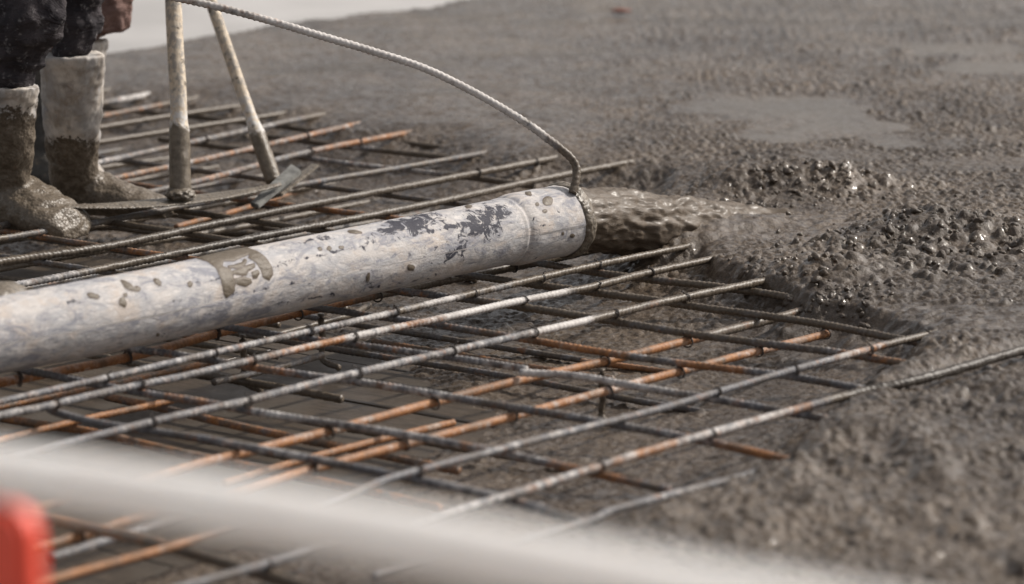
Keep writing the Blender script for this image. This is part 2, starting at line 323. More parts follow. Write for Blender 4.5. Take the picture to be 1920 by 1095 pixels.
def concrete(X, Y):
    wob = .05*(fbm(X*7, Y*7, 3, 3)-.5) + .02*(fbm(X*30, Y*30, 9, 2)-.5)
    sd = poly_sd(FP, X, Y) + wob
    z = np.interp(sd, [-1.1, -.75, -.45, -.25, -.10, -.03, 0, .05, .14, .5], [-.24, -.158, -.132, -.106, -.070, -.032, .005, .020, .029, .034])
    zf = np.interp(sd, [-2.2, -1.5, -.9, -.5, -.25, -.10, 0, .10, .3], [-.24, -.17, -.14, -.11, -.082, -.040, -.008, .014, .030])
    farw = sstep(8.7, 9.5, Y - .35*X); z = z*(1-farw) + zf*farw
    inside = sstep(-.05, .08, sd)
    z = z + inside*.030*(fbm(X*2.2, Y*2.2, 21, 3)-.5) + .012*(fbm(X*9, Y*9, 31, 3)-.5) + inside*.022*(fbm(X*1.1+Y*.5, Y*4.2-X*1.3, 35, 4)-.5)
    def mound(px, py, rx, ry, a):
        return a*np.exp(-1.3*pxell(X, Y, px, py, rx, ry))
    m = mound(1520, 352, 150, 14, .062) + mound(1375, 352, 70, 12, .035) + mound(1345, 415, 75, 24, .012) + mound(1740, 440, 170, 26, .062) + mound(1560, 500, 120, 18, .03)
    m = m + mound(1920, 440, 120, 40, .03) - mound(1480, 425, 150, 13, .022) - mound(1640, 575, 110, 12, .012)
    m = m + mound(1650, 800, 90, 24, .008) + mound(1800, 900, 150, 40, .012) + mound(1900, 720, 120, 20, .02) - mound(1500, 215, 300, 40, .006)
    z = z + m*sstep(-.06, .06, sd)
    # smooth places: bleed-water puddle, flow channel, streaks, smear
    wq = 3.6*(fbm(X*2.6, Y*2.2, 41, 5)-.5) + .9*(fbm(X*22, Y*10, 43, 4)-.5)
    pud = np.maximum.reduce([.9*sstep(1.45, .35, pxell(X, Y, 1510, 218, 270, 42)+wq), sstep(1.2, .6, pxell(X, Y, 1850, 128, 70, 10)+wq*1.5), .7*sstep(1.2, .6, pxell(X, Y, 1700, 90, 150, 10)+wq*2),
        .3*sstep(1.2, .5, pxell(X, Y, 1560, 292, 90, 9)+wq*1.6), .3*sstep(1.2, .5, pxell(X, Y, 1850, 312, 90, 10)+wq*1.6), .5*sstep(1.2, .5, pxell(X, Y, 1250, 180, 120, 14)+wq*2),
        .4*sstep(1.2, .5, pxell(X, Y, 1870, 30, 90, 10)+wq*2)])
    flow = np.maximum.reduce([sstep(1.3, .6, pxell(X, Y, 1470, 420, 190, 20)+wq), sstep(1.2, .6, pxell(X, Y, 1500, 545, 70, 22)+wq), sstep(1.2, .6, pxell(X, Y, 1680, 570, 120, 16)+wq), .8*sstep(1.3, .6, pxell(X, Y, 1800, 590, 190, 20)+wq)])
    lft = sstep(1380, 900, proj(np.stack([X, Y, np.zeros_like(X)], -1))[0])*inside       # the far left is trowelled by the men's feet: smoother
    big = domes(X, Y, .024, .007, .014, 100, .8); sml = domes(X, Y, .013, .004, .008, 200, .9)
    tall = 1 + .35*sstep(1.4, .3, pxell(X, Y, 1720, 460, 240, 60)) + .5*sstep(1.3, .3, pxell(X, Y, 1530, 355, 170, 22))
    gr = np.clip((1-.9*pud)*(1-.75*flow)*(1-.88*lft), 0, 1)
    gmod = sstep(.30, .55, fbm(X*6, Y*6, 77, 3))
    pe = np.maximum(big*(.30+.70*gmod)*tall*.8, sml*(.55+.6*fbm(X*12, Y*12, 79, 2)))*gr*(.7+.6*fbm(X*90, Y*90, 81, 2))
    clod = domes(X, Y, .052, .016, .030, 400, .65); pilew = np.maximum(sstep(1.4, .3, pxell(X, Y, 1720, 465, 260, 65)), .7*sstep(1.3, .3, pxell(X, Y, 1530, 355, 180, 24)))
    pe = pe*(1-.25*pilew) + clod*.55*pilew*(1-flow)
    und = sstep(.0, -.2, sd)*.45
    z = z + pe*(1-und) + .010*flow*(fbm(X*16+Y*12, Y*34-X*26, 55, 4)-.5)*2 + .003*(fbm(X*70, Y*70, 61, 3)-.5)
    near = sstep(6.9, 6.0, Y)*inside
    z = z + near*(.024*np.maximum(fbm(X*13, Y*8, 71, 4)-.42, 0)*2.0)
    # the half-buried bar at the right leaves a groove in front of it
    a_, b_ = onz(1600, 742)[:2], onz(2100, 606)[:2]; e_ = b_-a_; L_ = np.linalg.norm(e_); e_ = e_/L_
    tt = (X-a_[0])*e_[0]+(Y-a_[1])*e_[1]; nn = -(X-a_[0])*e_[1]+(Y-a_[1])*e_[0]
    z = z - .022*sstep(.03, -.03, nn)*sstep(-.22, -.05, nn)*sstep(-.05, .15, tt)*(.6+.8*fbm(X*8, Y*8, 95, 2))
    # flatten puddle to a level
    z = z*(1-pud*.9) + pud*.9*(.030)
    s_ = (X-BE0[0])*bn[0]+(Y-BE0[1])*bn[1] + .05*(fbm(X*4, Y*4, 91, 3)-.5)
    z = np.where(s_ > 0, np.maximum(z-s_*1.8, -.26), z)
    z = np.where(Y < 4.3, z-(4.3-Y)*.5, z)
    return z, gr, pud, flow, sd
def axis(lo, hi, d, lo2, hi2, k=1.25):
    a = list(np.arange(lo, hi, d)); s = d; p = lo; L = []
    while p > lo2: s *= k; p -= s; L.append(p)
    s = d; p = a[-1]; R = []
    while p < hi2: s *= k; p += s; R.append(p)
    return np.array(L[::-1]+a+R)
xs = axis(-1.45, 1.75, .0045, -7, 7, 1.25)
ys = [4.6]
while ys[-1] < 17: ys.append(ys[-1] + (.007 if ys[-1] < 7 else .0055 if ys[-1] < 9.3 else .0055*1.013**((ys[-1]-9.3)/.02) if ys[-1] < 13 else .06))
ys = np.array(ys); ys[1:] = ys[1:]
XX, YY = np.meshgrid(xs, ys, indexing='ij')
ZZ, GR, PU, FL, SD = concrete(XX, YY)
V = np.stack([XX, YY, ZZ], -1).reshape(-1, 3); F = grid_faces(len(xs), len(ys))[:, ::-1]
keep = ZZ.reshape(-1)[F].max(1) > DECK-.006
F = F[keep]; used = np.unique(F); rm = np.zeros(len(V), np.int64); rm[used] = np.arange(len(used))
att = np.stack([GR, PU, FL], -1).reshape(-1, 3)[used]
conc = mesh_obj('fresh_concrete', V[used], rm[F], MC, attrs={'conc': att}); tag(conc, kind='structure')
def conc_z(x, y):
    return float(concrete(np.array([[x]]), np.array([[y]]))[0][0, 0])

# loose aggregate lying proud on the heaps (uncountable)
def scatter(name, label, spots, n, rmin, rmax, seed):
    r_ = np.random.default_rng(seed); bm = bmesh.new(); bmesh.ops.create_icosphere(bm, subdivisions=2, radius=1)
    base = np.array([v.co[:] for v in bm.verts]); bf = np.array([[v.index for v in f.verts] for f in bm.faces]); bm.free()
    P = []
    for (px, py, rx, ry, wgt) in spots:
        k = int(n*wgt); a = r_.normal(0, .5, k); b = r_.normal(0, .5, k)
        for p, q in zip(px+rx*a, py+ry*b):
            if 1 < q < 1200: P.append(onz(p, q, .04)[:2])
    P = np.array(P); z = concrete(P[:, :1], P[:, 1:2])[0][:, 0]; ok = z > -.03
    P = P[ok]; z = z[ok]; Vs = []; Fs = []
    for i, (p, zz) in enumerate(zip(P, z)):
        r = rmin+(rmax-rmin)*r_.random()**2.2
        q = base*(1+.42*np.sin(base @ r_.normal(0, 2.2, (3, 3)) + r_.random(3)*6).sum(1, keepdims=True)*.5)
        R = np.linalg.qr(r_.normal(size=(3, 3)))[0]; q = (q*r_.uniform(.7, 1.25, 3)) @ R * r
        Vs.append(q+np.array([p[0], p[1], zz+r*r_.uniform(-.85, -.1)])); Fs.append(bf+i*len(base))
    V = np.vstack(Vs); o = mesh_obj(name, V, np.vstack(Fs), MC, attrs={'conc': np.tile([[1., 0, 0]], (len(V), 1))})
    return tag(o, label, 'aggregate', kind='stuff')
scatter('aggregate', 'paste-coated gravel lying loose on the heaps of wet concrete',
        [(1700, 440, 200, 45, .34), (1530, 352, 150, 18, .2), (1420, 480, 120, 30, .08), (1560, 520, 120, 40, .16), (1850, 470, 120, 60, .12), (1400, 375, 90, 16, .1)], 900, .004, .0125, 5)

# ================================================================== REBAR
def bar(root, pts, r, coats, zl, ds=.0031, n=12, rib=.0013, name='rebar', pts3=None):
    P = np.array(pts3) if pts3 is not None else np.array([onz(p[0], p[1], zl) for p in pts])
    r *= .92; C = catmull(P, ds); L = np.r_[0, np.cumsum(np.linalg.norm(np.diff(C, axis=0), axis=1))]
    C[:, 2] += .0012*np.sin(L*5+random.random()*6)
    a = np.linspace(0, 2*np.pi, n, endpoint=False)[None, :]; ss = L[:, None]
    ph = ss/.0125 + .55*((a % np.pi)/np.pi) + .5*(a >= np.pi)
    R = r + rib*np.clip(np.cos(2*np.pi*ph)*1.6, 0, 1)*np.sqrt(np.abs(np.sin(a))) + .45*rib*(np.abs(np.cos(a))**8)
    x = proj(C)[0]; co = np.array(coats, float); od = np.argsort(co[:, 0]); co = co[od]
    K = np.stack([np.interp(x, co[:, 0], co[:, k]) for k in (1, 2, 3)], 1)
    kw = max(1, int(.03/ds)); K = np.stack([np.convolve(np.pad(K[:, q], kw, 'edge'), np.ones(2*kw+1)/(2*kw+1), 'valid') for q in range(3)], 1)
    R = R + K[:, 1:2]*(.0022*vn(ss/.012+0*a, a*1.5+3, int(r*1e5))) + K[:, 2:3]*.0008*vn(ss/.006+0*a, a*2, 5)
    Vt, Ft = tube(C, R, n)
    o = mesh_obj(name, Vt, Ft, MR, attrs={'coat': np.repeat(K, n, 0)})
    return child(o, root)
G = (0, 0, 0); W_ = (0, 0, .85); GW = (.1, 0, .35); RU = (.95, 0, .12); DR = (.75, .35, 0); MU = (.1, .9, 0); GM = (.15, .5, .05); DK = (.3, 1.0, 0); RW = (.6, 0, .5); PB = (.55, .1, .45)
def cz(*args): return [(x, *c) for x, c in args]
mat_up = tag(empty('rebar_mat', onz(900, 640)), 'upper mat of long and cross ribbed bars tied in a grid under the hose', 'rebar mat')
mat_lo = tag(empty('rebar_mat', onz(600, 720, -.1)), 'rusty lower mat of thinner bars seen through the gaps just above the plywood', 'rebar mat')
ZL, ZC, ZO = 0.0, -.0165, -.034
LONG = [
 ([(-260, 583), (50, 530), (475, 447), (768, 389), (1000, 340), (1150, 311), (1330, 276)], .0078, cz((0, (.1, 0, .55)), (150, (0, .3, .4)), (200, (.0, 1.05, 0)), (460, (0, 1.25, 0)), (640, (0, 1.1, 0)), (1100, (0, 1.0, 0)))),
 ([(-250, 535), (0, 491), (200, 461), (400, 421), (640, 373), (830, 336), (1030, 299), (1200, 268)], .0080, cz((0, (0, .9, .3)), (80, (0, 1.1, 0)), (450, (0, 1.15, 0)), (900, (0, 1.0, 0)))),
 ([(-100, 404), (250, 328), (637, 241), (780, 212)], .0078, cz((0, GM), (250, (.5, .35, .25)), (400, (.5, .3, .3)), (640, (.6, .2, .3)))),
 ([(-60, 438), (355, 343), (555, 291), (745, 253), (900, 222)], .0080, cz((300, GM), (400, (.5, .3, .3)), (560, (.1, .4, .3)), (600, (.6, .1, .3)), (745, (.8, 0, .2)), (790, DK))),
 ([(-150, 378), (205, 301), (315, 276), (450, 247), (560, 225), (700, 197)], .0078, cz((200, (0, .3, .45)), (315, (.4, .5, .2)), (450, (0, .3, .4)), (570, (0, .5, .2)), (600, DK))),
 ([(-100, 278), (200, 217), (285, 200), (400, 177), (500, 157)], .0078, cz((200, (.5, .5, .2)), (285, (.5, .5, .2)), (340, DK), (400, DK))),
 ([(-100, 251), (230, 187), (320, 170), (420, 152)], .0095, cz((200, GM), (230, (.1, .1, .7)), (320, (0, .2, .5)))),
 ([(-180, 794), (0, 753), (240, 700), (480, 644), (720, 589), (880, 552), (960, 534), (1095, 503), (1310, 457), (1420, 433)], .0066, cz((0, (0, 0, .25)), (400, GW), (600, GW), (720, (.2, .15, .6)), (735, (.2, .7, .2)), (770, (.2, .5, .5)), (850, (.1, .1, .75)), (880, MU), (920, (.3, .5, .4)), (1000, MU))),
 ([(-180, 822), (0, 780), (82, 763), (205, 733), (345, 704), (480, 673), (650, 635), (840, 595), (960, 567), (1108, 537), (1210, 512), (1322, 489), (1430, 465)], .0072, cz((0, GW), (300, (0, 0, .35)), (480, (.3, 0, .3)), (560, (.65, 0, .4)), (640, (.9, 0, .1)), (660, (.1, 0, .9)), (720, (.5, 0, .6)), (800, (.7, 0, .35)), (850, (.2, 0, .85)), (1060, W_), (1075, MU))),
 ([(-200, 905), (90, 838), (200, 812), (320, 783), (460, 753), (645, 706), (845, 658), (985, 626), (1105, 600), (1230, 570), (1385, 538), (1437, 526), (1560, 500)], (.0076), cz((0, G), (460, GW), (640, (0, 0, .4)), (845, GW), (985, (.05, 0, .3)), (1000, W_), (1100, (.2, .1, .8)), (1120, (.2, .8, 0)), (1215, (.3, .6, 0)), (1230, (.95, .2, 0)), (1245, MU))),
 ([(200, 975), (640, 932), (730, 899), (915, 850), (1015, 823), (1225, 769), (1440, 707), (1575, 671), (1655, 649), (1750, 626), (1850, 600)], (.0069), cz((100, RU), (320, RU), (480, GW), (640, G), (1015, GW), (1400, G), (1540, (.2, 0, .2)), (1580, (.5, 0, .6)), (1640, (.7, 0, .3)), (1660, (.2, .6, .2)), (1750, MU))),
 ([(250, 1128), (520, 1054), (855, 957), (960, 926), (1170, 860), (1285, 827), (1440, 784), (1605, 738), (1720, 712), (1920, 655), (2050, 620)], (.0071), cz((300, G), (900, (.2, 0, .4)), (1080, (.3, 0, .4)), (1230, (.75, 0, .3)), (1300, (.3, 0, .5)), (1470, (.4, 0, .5)), (1500, (.8, 0, .1)), (1530, G), (1570, (.2, 1.0, 0)), (1640, (0, 1.35, 0)))),
 ([(700, 1083), (1080, 984), (1150, 957), (1285, 921), (1380, 896), (1457, 874), (1560, 845)], (.0071), cz((900, G), (1285, GW), (1400, G), (1470, (0, .4, 0)), (1520, MU))),
]
LONG[10] = ([(-60, 1138), (102, 1086), (323, 1024), (480, 979), (640, 932)] + LONG[10][0][2:], *LONG[10][1:])
CROSS = [
 ([(700, 440), (900, 475), (1010, 492), (1110, 509), (1230, 525), (1343, 538), (1440, 552), (1530, 567), (1668, 587)], .0078, cz((900, DK), (1060, (.4, .45, 0)), (1200, (.3, .7, 0)), (1300, MU), (1660, (.1, .8, 0)))),
 ([(560, 465), (800, 503), (997, 532), (1115, 548), (1223, 563), (1318, 578), (1440, 594), (1555, 611), (1680, 634), (1740, 644)], .0074, cz((900, (.2, .5, 0)), (1100, DK), (1300, MU), (1560, (.2, .7, 0)))),
 ([(420, 498), (745, 545), (920, 568), (975, 576), (1143, 601), (1295, 625), (1440, 644), (1573, 661), (1700, 683), (1760, 692)], .0074, cz((745, (.45, .4, 0)), (850, (.1, .2, 0)), (960, DK), (1143, (.1, .75, 0)), (1440, (.1, .6, .2)), (1560, (.2, .4, .4)), (1620, (.6, .5, 0)))),
 ([(300, 535), (605, 580), (768, 602), (830, 611), (985, 635), (1133, 660), (1273, 681), (1363, 692), (1475, 706), (1593, 726), (1650, 737)], .0072, cz((600, (.1, .2, 0)), (760, (0, .1, .2)), (850, (.3, .3, 0)), (985, (.6, .25, 0)), (1000, (.95, .1, 0)), (1130, (.9, .15, 0)), (1160, (.3, .5, .2)), (1270, (.3, .2, .3)), (1290, RU), (1390, RU), (1410, GW), (1590, (0, .3, .2)))),
 ([(150, 572), (423, 612), (480, 621), (600, 638), (755, 659), (868, 675), (987, 693)], .0070, cz((420, G), (540, (.3, 0, .2)), (640, (.2, .2, 0)), (750, (.2, .1, .3)), (868, GW), (987, (0, 0, .5)))),
 ([(975, 698), (1080, 705), (1200, 727), (1335, 749), (1440, 767), (1565, 788)], .0074, cz((987, (0, 0, .6)), (1250, (0, 0, .5)), (1400, (0, .2, .2)), (1565, (.2, .4, .2)))),
 ([(0, 615), (250, 655), (345, 668), (480, 690), (583, 704), (670, 715), (773, 731), (938, 760), (1035, 776), (1213, 808), (1330, 830), (1478, 863)], .0074, cz((250, GW), (300, (.5, 0, .2)), (345, GW), (450, (.3, 0, .2)), (480, (.85, 0, .1)), (560, (.3, 0, .3)), (680, (0, 0, .5)), (700, (.5, 0, .4)), (840, (0, 0, .45)), (940, GM), (1213, GW), (1330, (.5, .1, .2)), (1400, RU), (1478, RU))),
 ([(-200, 654), (48, 696), (135, 713), (253, 735), (400, 757), (505, 776), (650, 797), (748, 813), (893, 841), (998, 863), (1100, 886), (1255, 920)], (.0073), cz((0, G), (135, (0, .1, .1)), (260, (.2, 0, .3)), (400, (.5, .2, 0)), (505, (.1, 0, .6)), (650, GW), (740, (0, 0, .5)), (893, (.5, 0, .3)), (1000, (.2, 0, .5)), (1060, (.8, .1, .1)), (1255, (.4, .5, 0)))),
 ([(88, 764), (110, 775), (193, 795), (363, 819), (430, 831), (585, 860), (685, 880), (780, 900), (875, 920), (960, 941), (1090, 980), (1150, 1000)], .0074, cz((90, G), (360, (.1, .1, 0)), (430, GW), (585, (0, 0, .4)), (685, G), (875, (0, 0, .5)), (1090, GM))),
 ([(-250, 900), (-50, 942), (75, 970), (270, 1012), (400, 1048), (520, 1085), (640, 1120)], .0085, cz((0, RU), (200, DR), (400, DK))),
 ([(300, 262), (560, 294), (650, 306), (820, 326), (900, 336), (1000, 350)], .0070, cz((560, DK), (600, GW), (700, (.2, .2, .4)), (820, (0, 0, .5)), (850, DK))),
 ([(480, 254), (667, 277), (775, 288), (958, 308), (1010, 316)], .0070, cz((600, DK), (690, (0, .1, .5)), (730, DK), (960, DK))),
]
ORNG = [
 ([(-250, 772), (0, 718), (240, 669), (415, 623), (567, 586), (800, 533), (1065, 478), (1140, 460), (1200, 447)], .0095, cz((0, (.9, .05, .25)), (400, RU), (560, RU), (800, DK), (1050, DK))),
 ([(60, 957), (330, 880), (455, 850), (630, 806), (815, 755), (960, 716), (1120, 680), (1295, 638), (1430, 604), (1530, 577)], (.0088), cz((300, RU), (500, (.85, 0, .3)), (600, (.9, 0, .25)), (800, RU), (1295, RU), (1330, (.4, .65, 0)), (1420, (.5, .7, 0)), (1440, (.35, .8, 0)), (1530, (.5, .6, 0)))),
 ([(-60, 1062), (90, 1022), (300, 963), (480, 911), (588, 879), (755, 834), (953, 783), (1145, 732), (1295, 692), (1380, 669), (1492, 640), (1553, 624)], (.0083), cz((100, (.7, .2, .1)), (480, RU), (1000, (.9, 0, .25)), (1190, (.7, 0, .45)), (1230, RU), (1300, (.5, .4, .1)), (1370, (.8, .3, 0)), (1400, (.7, 0, .4)), (1450, (.9, 0, .2)), (1470, (.7, .1, .4)), (1500, RU))),
]
for k, (p, r, c) in enumerate(LONG):
    zz = [ZL]*len(p)
    if k == 11: zz = [ZL+float(np.interp(q[0], [1480, 1610, 1720, 1930, 2050], [0, .009, .018, .028, -.005])) for q in p]      # rides up out of the pour at the right
    bar(mat_up, p, r if k != 11 else .0078, c, ZL, pts3=[onz(q[0], q[1], z_) for q, z_ in zip(p, zz)])
for p, r, c in CROSS: bar(mat_up, p, r, c, ZC)
for p, r, c in ORNG: bar(mat_up, p, r, c, ZO, rib=.0009)
LOW_L = [([(-60, 838), (50, 812), (160, 786), (270, 764), (330, 750)], RU, .007), ([(-40, 773), (30, 757), (210, 720), (275, 706), (400, 678)], DR, .007), ([(400, 716), (520, 688), (605, 665)], GM, .007),
 ([(490, 634), (537, 622), (595, 607), (655, 592), (692, 573)], DK, .006), ([(420, 905), (522, 877), (597, 856), (735, 820), (850, 792)], RU, .0075), ([(94, 1046), (194, 1015), (300, 985), (420, 950)], (0, .1, .2), .009),
 ([(500, 358), (584, 337), (675, 316), (740, 302)], (.8, 0, .4), .0095), ([(590, 365), (678, 345), (795, 326), (860, 312)], (.4, 0, .55), .0105), ([(210, 262), (300, 243), (420, 222)], RU, .007), ([(170, 240), (240, 228), (330, 210)], GM, .007),
 ([(860, 440), (1060, 395), (1230, 355), (1330, 335)], MU, .008), ([(330, 424), (440, 396), (520, 372), (600, 352)], DR, .007), ([(0, 350), (60, 335), (120, 320)], RU, .008)]
LOW_C = [([(160, 662), (225, 675), (325, 695), (400, 707), (520, 727), (640, 750)], DK, .0075), ([(300, 632), (360, 643), (425, 653), (520, 668)], DK, .007), ([(-60, 775), (70, 795), (175, 810), (325, 845), (588, 900), (825, 952)], DR, .008),
 ([(200, 745), (300, 765), (420, 792), (560, 822), (700, 850), (860, 884)], (.6, .4, 0), .008), ([(260, 800), (400, 828), (560, 862)], DK, .007), ([(700, 640), (860, 665), (1000, 690), (1150, 712)], (.6, .5, 0), .007),
 ([(1090, 678), (1190, 690), (1260, 700)], RU, .0065), ([(60, 445), (180, 428), (340, 433), (480, 440)], DK, .008), ([(560, 345), (640, 352), (720, 358), (840, 367)], DK, .007), ([(800, 338), (900, 340), (965, 346)], DK, .007)]
for p, c, r in LOW_L: bar(mat_lo, p, r, [(0, *c), (1, *c)], -.105, .0045, 8)
for p, c, r in LOW_C: bar(mat_lo, p, r, [(0, *c), (1, *c)], -.121, .0045, 8)
fr = random.Random(21)
def span(u0, v0, u1, v1, z, n=7):                            # a straight bar in mat coordinates, slightly crooked
    return [tuple((u2*(u0+(u1-u0)*t+fr.uniform(-.006, .006)) + v2*(v0+(v1-v0)*t+fr.uniform(-.006, .006))).tolist())+(z+fr.uniform(-.003, .003),) for t in np.linspace(0, 1, n)]
def fbar(root, P, r, z):
    c = fr.choice((DK, DK, GM, (.2, .7, .05), (0, .5, .1), (.6, .3, .1), (.1, .3, .35)))
    bar(root, None, r, [(0, *c), (1, *fr.choice((DK, GM, c)))], 0, .0045, 8, .0012, pts3=P)
for u in (5.55, 5.79, 6.02, 6.26, 6.50, 6.76, 7.50, 7.72, 7.95): fbar(mat_up, span(u, -9.0, u, -5.40 if u < 6.9 else -6.0-(u-7.2), ZC), .0070, ZC)
for v in (-6.12, -7.06, -7.27, -7.85): fbar(mat_up, span(5.0, v, 7.6-(v+6.1)*.35, v, ZL-.002), .0074, ZL)
for u in (5.45, 5.68, 5.9, 6.13, 6.37, 6.6, 6.85, 7.12, 7.36, 7.6): fbar(mat_lo, span(u, -9.0, u+.03, -5.3, -.112), .0070, 0)
for v in (-5.52, -5.75, -6.0, -6.22, -6.5, -6.74, -6.95, -7.18, -7.4, -7.7): fbar(mat_lo, span(5.0, v, 8.0, v+.04, -.096), .0072, 0)
for u in (4.52, 5.06, 5.62, 5.86): fbar(mat_lo, span(u, -5.6, u+.02, -3.6, -.125), .0066, 0)
# spacer legs (bent black bars between the two mats)
def spacer(px, py, h=.095, hook=.05):
    a = onz(px, py, -.034); d = np.array([u2[0], u2[1], 0]); v = np.array([v2[0], v2[1], 0])
    P = [a+np.array([0, 0, .004]), a+np.array([0, 0, -.012]), a+d*.004+np.array([0, 0, -h*.6]), a+d*.003+np.array([0, 0, -h]), a+v*hook+np.array([0, 0, -h-.012])]
    bar(mat_up, None, .0058, [(0, *DK), (1, *DK)], 0, .005, 8, .0008, 'spacer_leg', pts3=P)
for p in [(602, 592), (1128, 694), (455, 632)]: spacer(*p)
# tie wires where the bars cross
def tie_mesh():                                              # two tight turns round the bar (local x) and a short twisted tail
    t = np.linspace(0, 1, 48); a = t*2*np.pi*2.1
    C = np.stack([-.0035+.007*t, .0100*np.cos(a), .0104*np.sin(a)-.001], 1)
    V1, F1 = tube(C, np.full(len(C), .0012), 6, up=(1, 0, 0)); C2 = catmull(np.array([[.003, .006, .008], [.006, .009, .013], [.010, .008, .015]]), .002)
    V2, F2 = tube(C2, .0015+.0006*np.sin(np.arange(len(C2))*1.7), 6)
    return np.vstack([V1, V2]), F1+[[i+len(V1) for i in f] for f in F2]
tv, tf = tie_mesh(); t0 = None
def isect(A, B):
    for i in range(len(A)-1):
        for j in range(len(B)-1):
            a, b, c, d = A[i], A[i+1], B[j], B[j+1]; r = b-a; s = d-c; den = r[0]*s[1]-r[1]*s[0]
            if abs(den) < 1e-9: continue
            t = ((c-a)[0]*s[1]-(c-a)[1]*s[0])/den; q = ((c-a)[0]*r[1]-(c-a)[1]*r[0])/den
            if 0 <= t <= 1 and 0 <= q <= 1: return a+r*t
tr = random.Random(3)
for p, r, c in LONG+ORNG:
    lo_ = (p, r, c) in ORNG; A = [onz(*q, ZO if lo_ else ZL)[:2] for q in p]
    for p2, r2, c2 in CROSS:
        X = isect(A, [onz(*q, ZC)[:2] for q in p2])
        if X is None or tr.random() < .22: continue
        if t0 is None: t0 = mesh_obj('tie_wire', tv, tf, M_WIRE); o = t0
        else: o = bpy.data.objects.new('tie_wire', t0.data); COL.objects.link(o)
        o.parent = mat_up; o.location = Vector((X[0], X[1], 0 if not lo_ else ZO)) - Vector(mat_up.location)
        o.rotation_euler = (tr.uniform(-1, 1), 0, UD+tr.uniform(-.45, .45)+tr.choice((0, math.pi))); o.scale = (1, r/.0078, r/.0078)

# ================================================================== HOSE
HZ = .086
hp = np.array([onz(x, y, HZ) for x, y in [(-420, 702), (-180, 660), (60, 616), (250, 580), (465, 533), (640, 496.5), (733, 477.5), (900, 443)]])
hd = hp[-1]-hp[-2]; hd /= np.linalg.norm(hd)
mouth = onz(1061, 412, HZ)
hose_c = catmull(np.vstack([hp, mouth]), .0045)
HL = np.r_[0, np.cumsum(np.linalg.norm(np.diff(hose_c, axis=0), axis=1))]; NT = 150
hx = proj(hose_c)[0]
s_cuff = np.interp(948, hx, HL); s_end = HL[-1]
T, N, B = frames(hose_c); ang = np.linspace(0, 2*np.pi, NT, endpoint=False)
Sg = HL[:, None]+0*ang[None, :]; Ag = ang[None, :]+0*HL[:, None]
R = .0735 + (.0065)*sstep(s_cuff-.012, s_cuff+.03, Sg)
R = R - .0028*np.exp(-((Sg-s_cuff)/.0035)**2) + .0018*np.exp(-((Sg-s_cuff+.009)/.004)**2)
R = R + .0030*(fbm(Sg*7, Ag*1.2+3, 5, 3)-.5) + .0018*(fbm(Sg*40, Ag*4, 6, 3)-.5)
R = R + sstep(s_end-.055, s_end, Sg)*(.002*(fbm(Sg*60, Ag*9, 8, 3)))
V = hose_c[:, None]+R[..., None]*(np.cos(ang)[None, :, None]*N[:, None]+np.sin(ang)[None, :, None]*B[:, None])
Nr = np.cos(ang)[None, :, None]*N[:, None]+np.sin(ang)[None, :, None]*B[:, None]
px_, py_, _d = proj(V); vis = ((np.array([0, 0, CH])-V)*Nr).sum(-1) > 0
def inpoly(P, x, y):
    n = len(P); ins = np.zeros(x.shape, bool)
    for i in range(n):
        (x0, y0), (x1, y1) = P[i], P[(i+1) % n]; c = ((y0 <= y) & (y < y1)) | ((y1 <= y) & (y < y0))
        if y1 != y0: ins ^= c & (x < x0+(y-y0)*(x1-x0)/(y1-y0))
    return ins
def pdist(P, x, y):
    best = np.full(x.shape, 1e9)
    for i in range(len(P)):
        a = np.array(P[i], float); b = np.array(P[(i+1) % len(P)], float); e = b-a
        t = np.clip(((x-a[0])*e[0]+(y-a[1])*e[1])/(e@e), 0, 1); best = np.minimum(best, np.hypot(x-a[0]-e[0]*t, y-a[1]-e[1]*t))
    return best
z6 = lambda L: [(340+x/6.083, 420+y/6.083) for x, y in L]
SPL = [z6([(180, 392), (430, 300), (700, 250), (860, 310), (960, 380), (1025, 480), (1045, 570), (1000, 645), (930, 610), (905, 520), (850, 440), (760, 385), (790, 340), (680, 385), (600, 425), (480, 425), (465, 480), (560, 520), (610, 660), (605, 770), (510, 850), (480, 790), (450, 620), (400, 510), (300, 430)]),
       z6([(530, 480), (600, 470), (690, 440), (720, 395), (750, 420), (720, 470), (640, 505), (540, 500)]), z6([(560, 545), (640, 520), (760, 470), (830, 450), (840, 490), (760, 540), (740, 590), (640, 580), (590, 570)]),
       z6([(800, 550), (870, 525), (890, 560), (860, 620), (820, 625)]), z6([(605, 625), (700, 605), (790, 625), (805, 670), (730, 715), (630, 690)])]
rr_ = random.Random(11)
def blob(cx, cy, rx, ry, rot=0, n=14):
    return [(cx+rx*(1+rr_.uniform(-.22, .22))*math.cos(2*math.pi*i/n)*math.cos(rot)-ry*math.sin(2*math.pi*i/n)*math.sin(rot), cy+rx*math.cos(2*math.pi*i/n)*math.sin(rot)+ry*(1+rr_.uniform(-.22, .22))*math.sin(2*math.pi*i/n)*math.cos(rot)) for i in range(n)]
SPL += [blob(240, 536, 16, 6, .6), blob(257, 542, 6, 5, .3), blob(230, 567, 7, 10, -.3), blob(174, 555, 13, 5, .2), blob(295, 529, 9, 5, .7), blob(356, 533, 5, 5), blob(296, 627, 3, 3), blob(235, 553, 4, 3),
        blob(991, 363, 6, 4, .2), blob(1027, 377, 9, 9, .6), blob(1073, 442, 4, 3), blob(770, 502, 7, 6), blob(665, 435, 13, 3, .1), blob(617, 466, 4, 4), blob(600, 467, 4, 3, .5), blob(878, 387, 6, 3), blob(1021, 396, 4, 3), blob(1007, 383, 3, 3), blob(1055, 438, 2, 3), blob(640, 464, 5, 3), blob(590, 300, 1, 1), blob(690, 520, 3, 8, .2)]
mud = np.zeros(V.shape[:2])
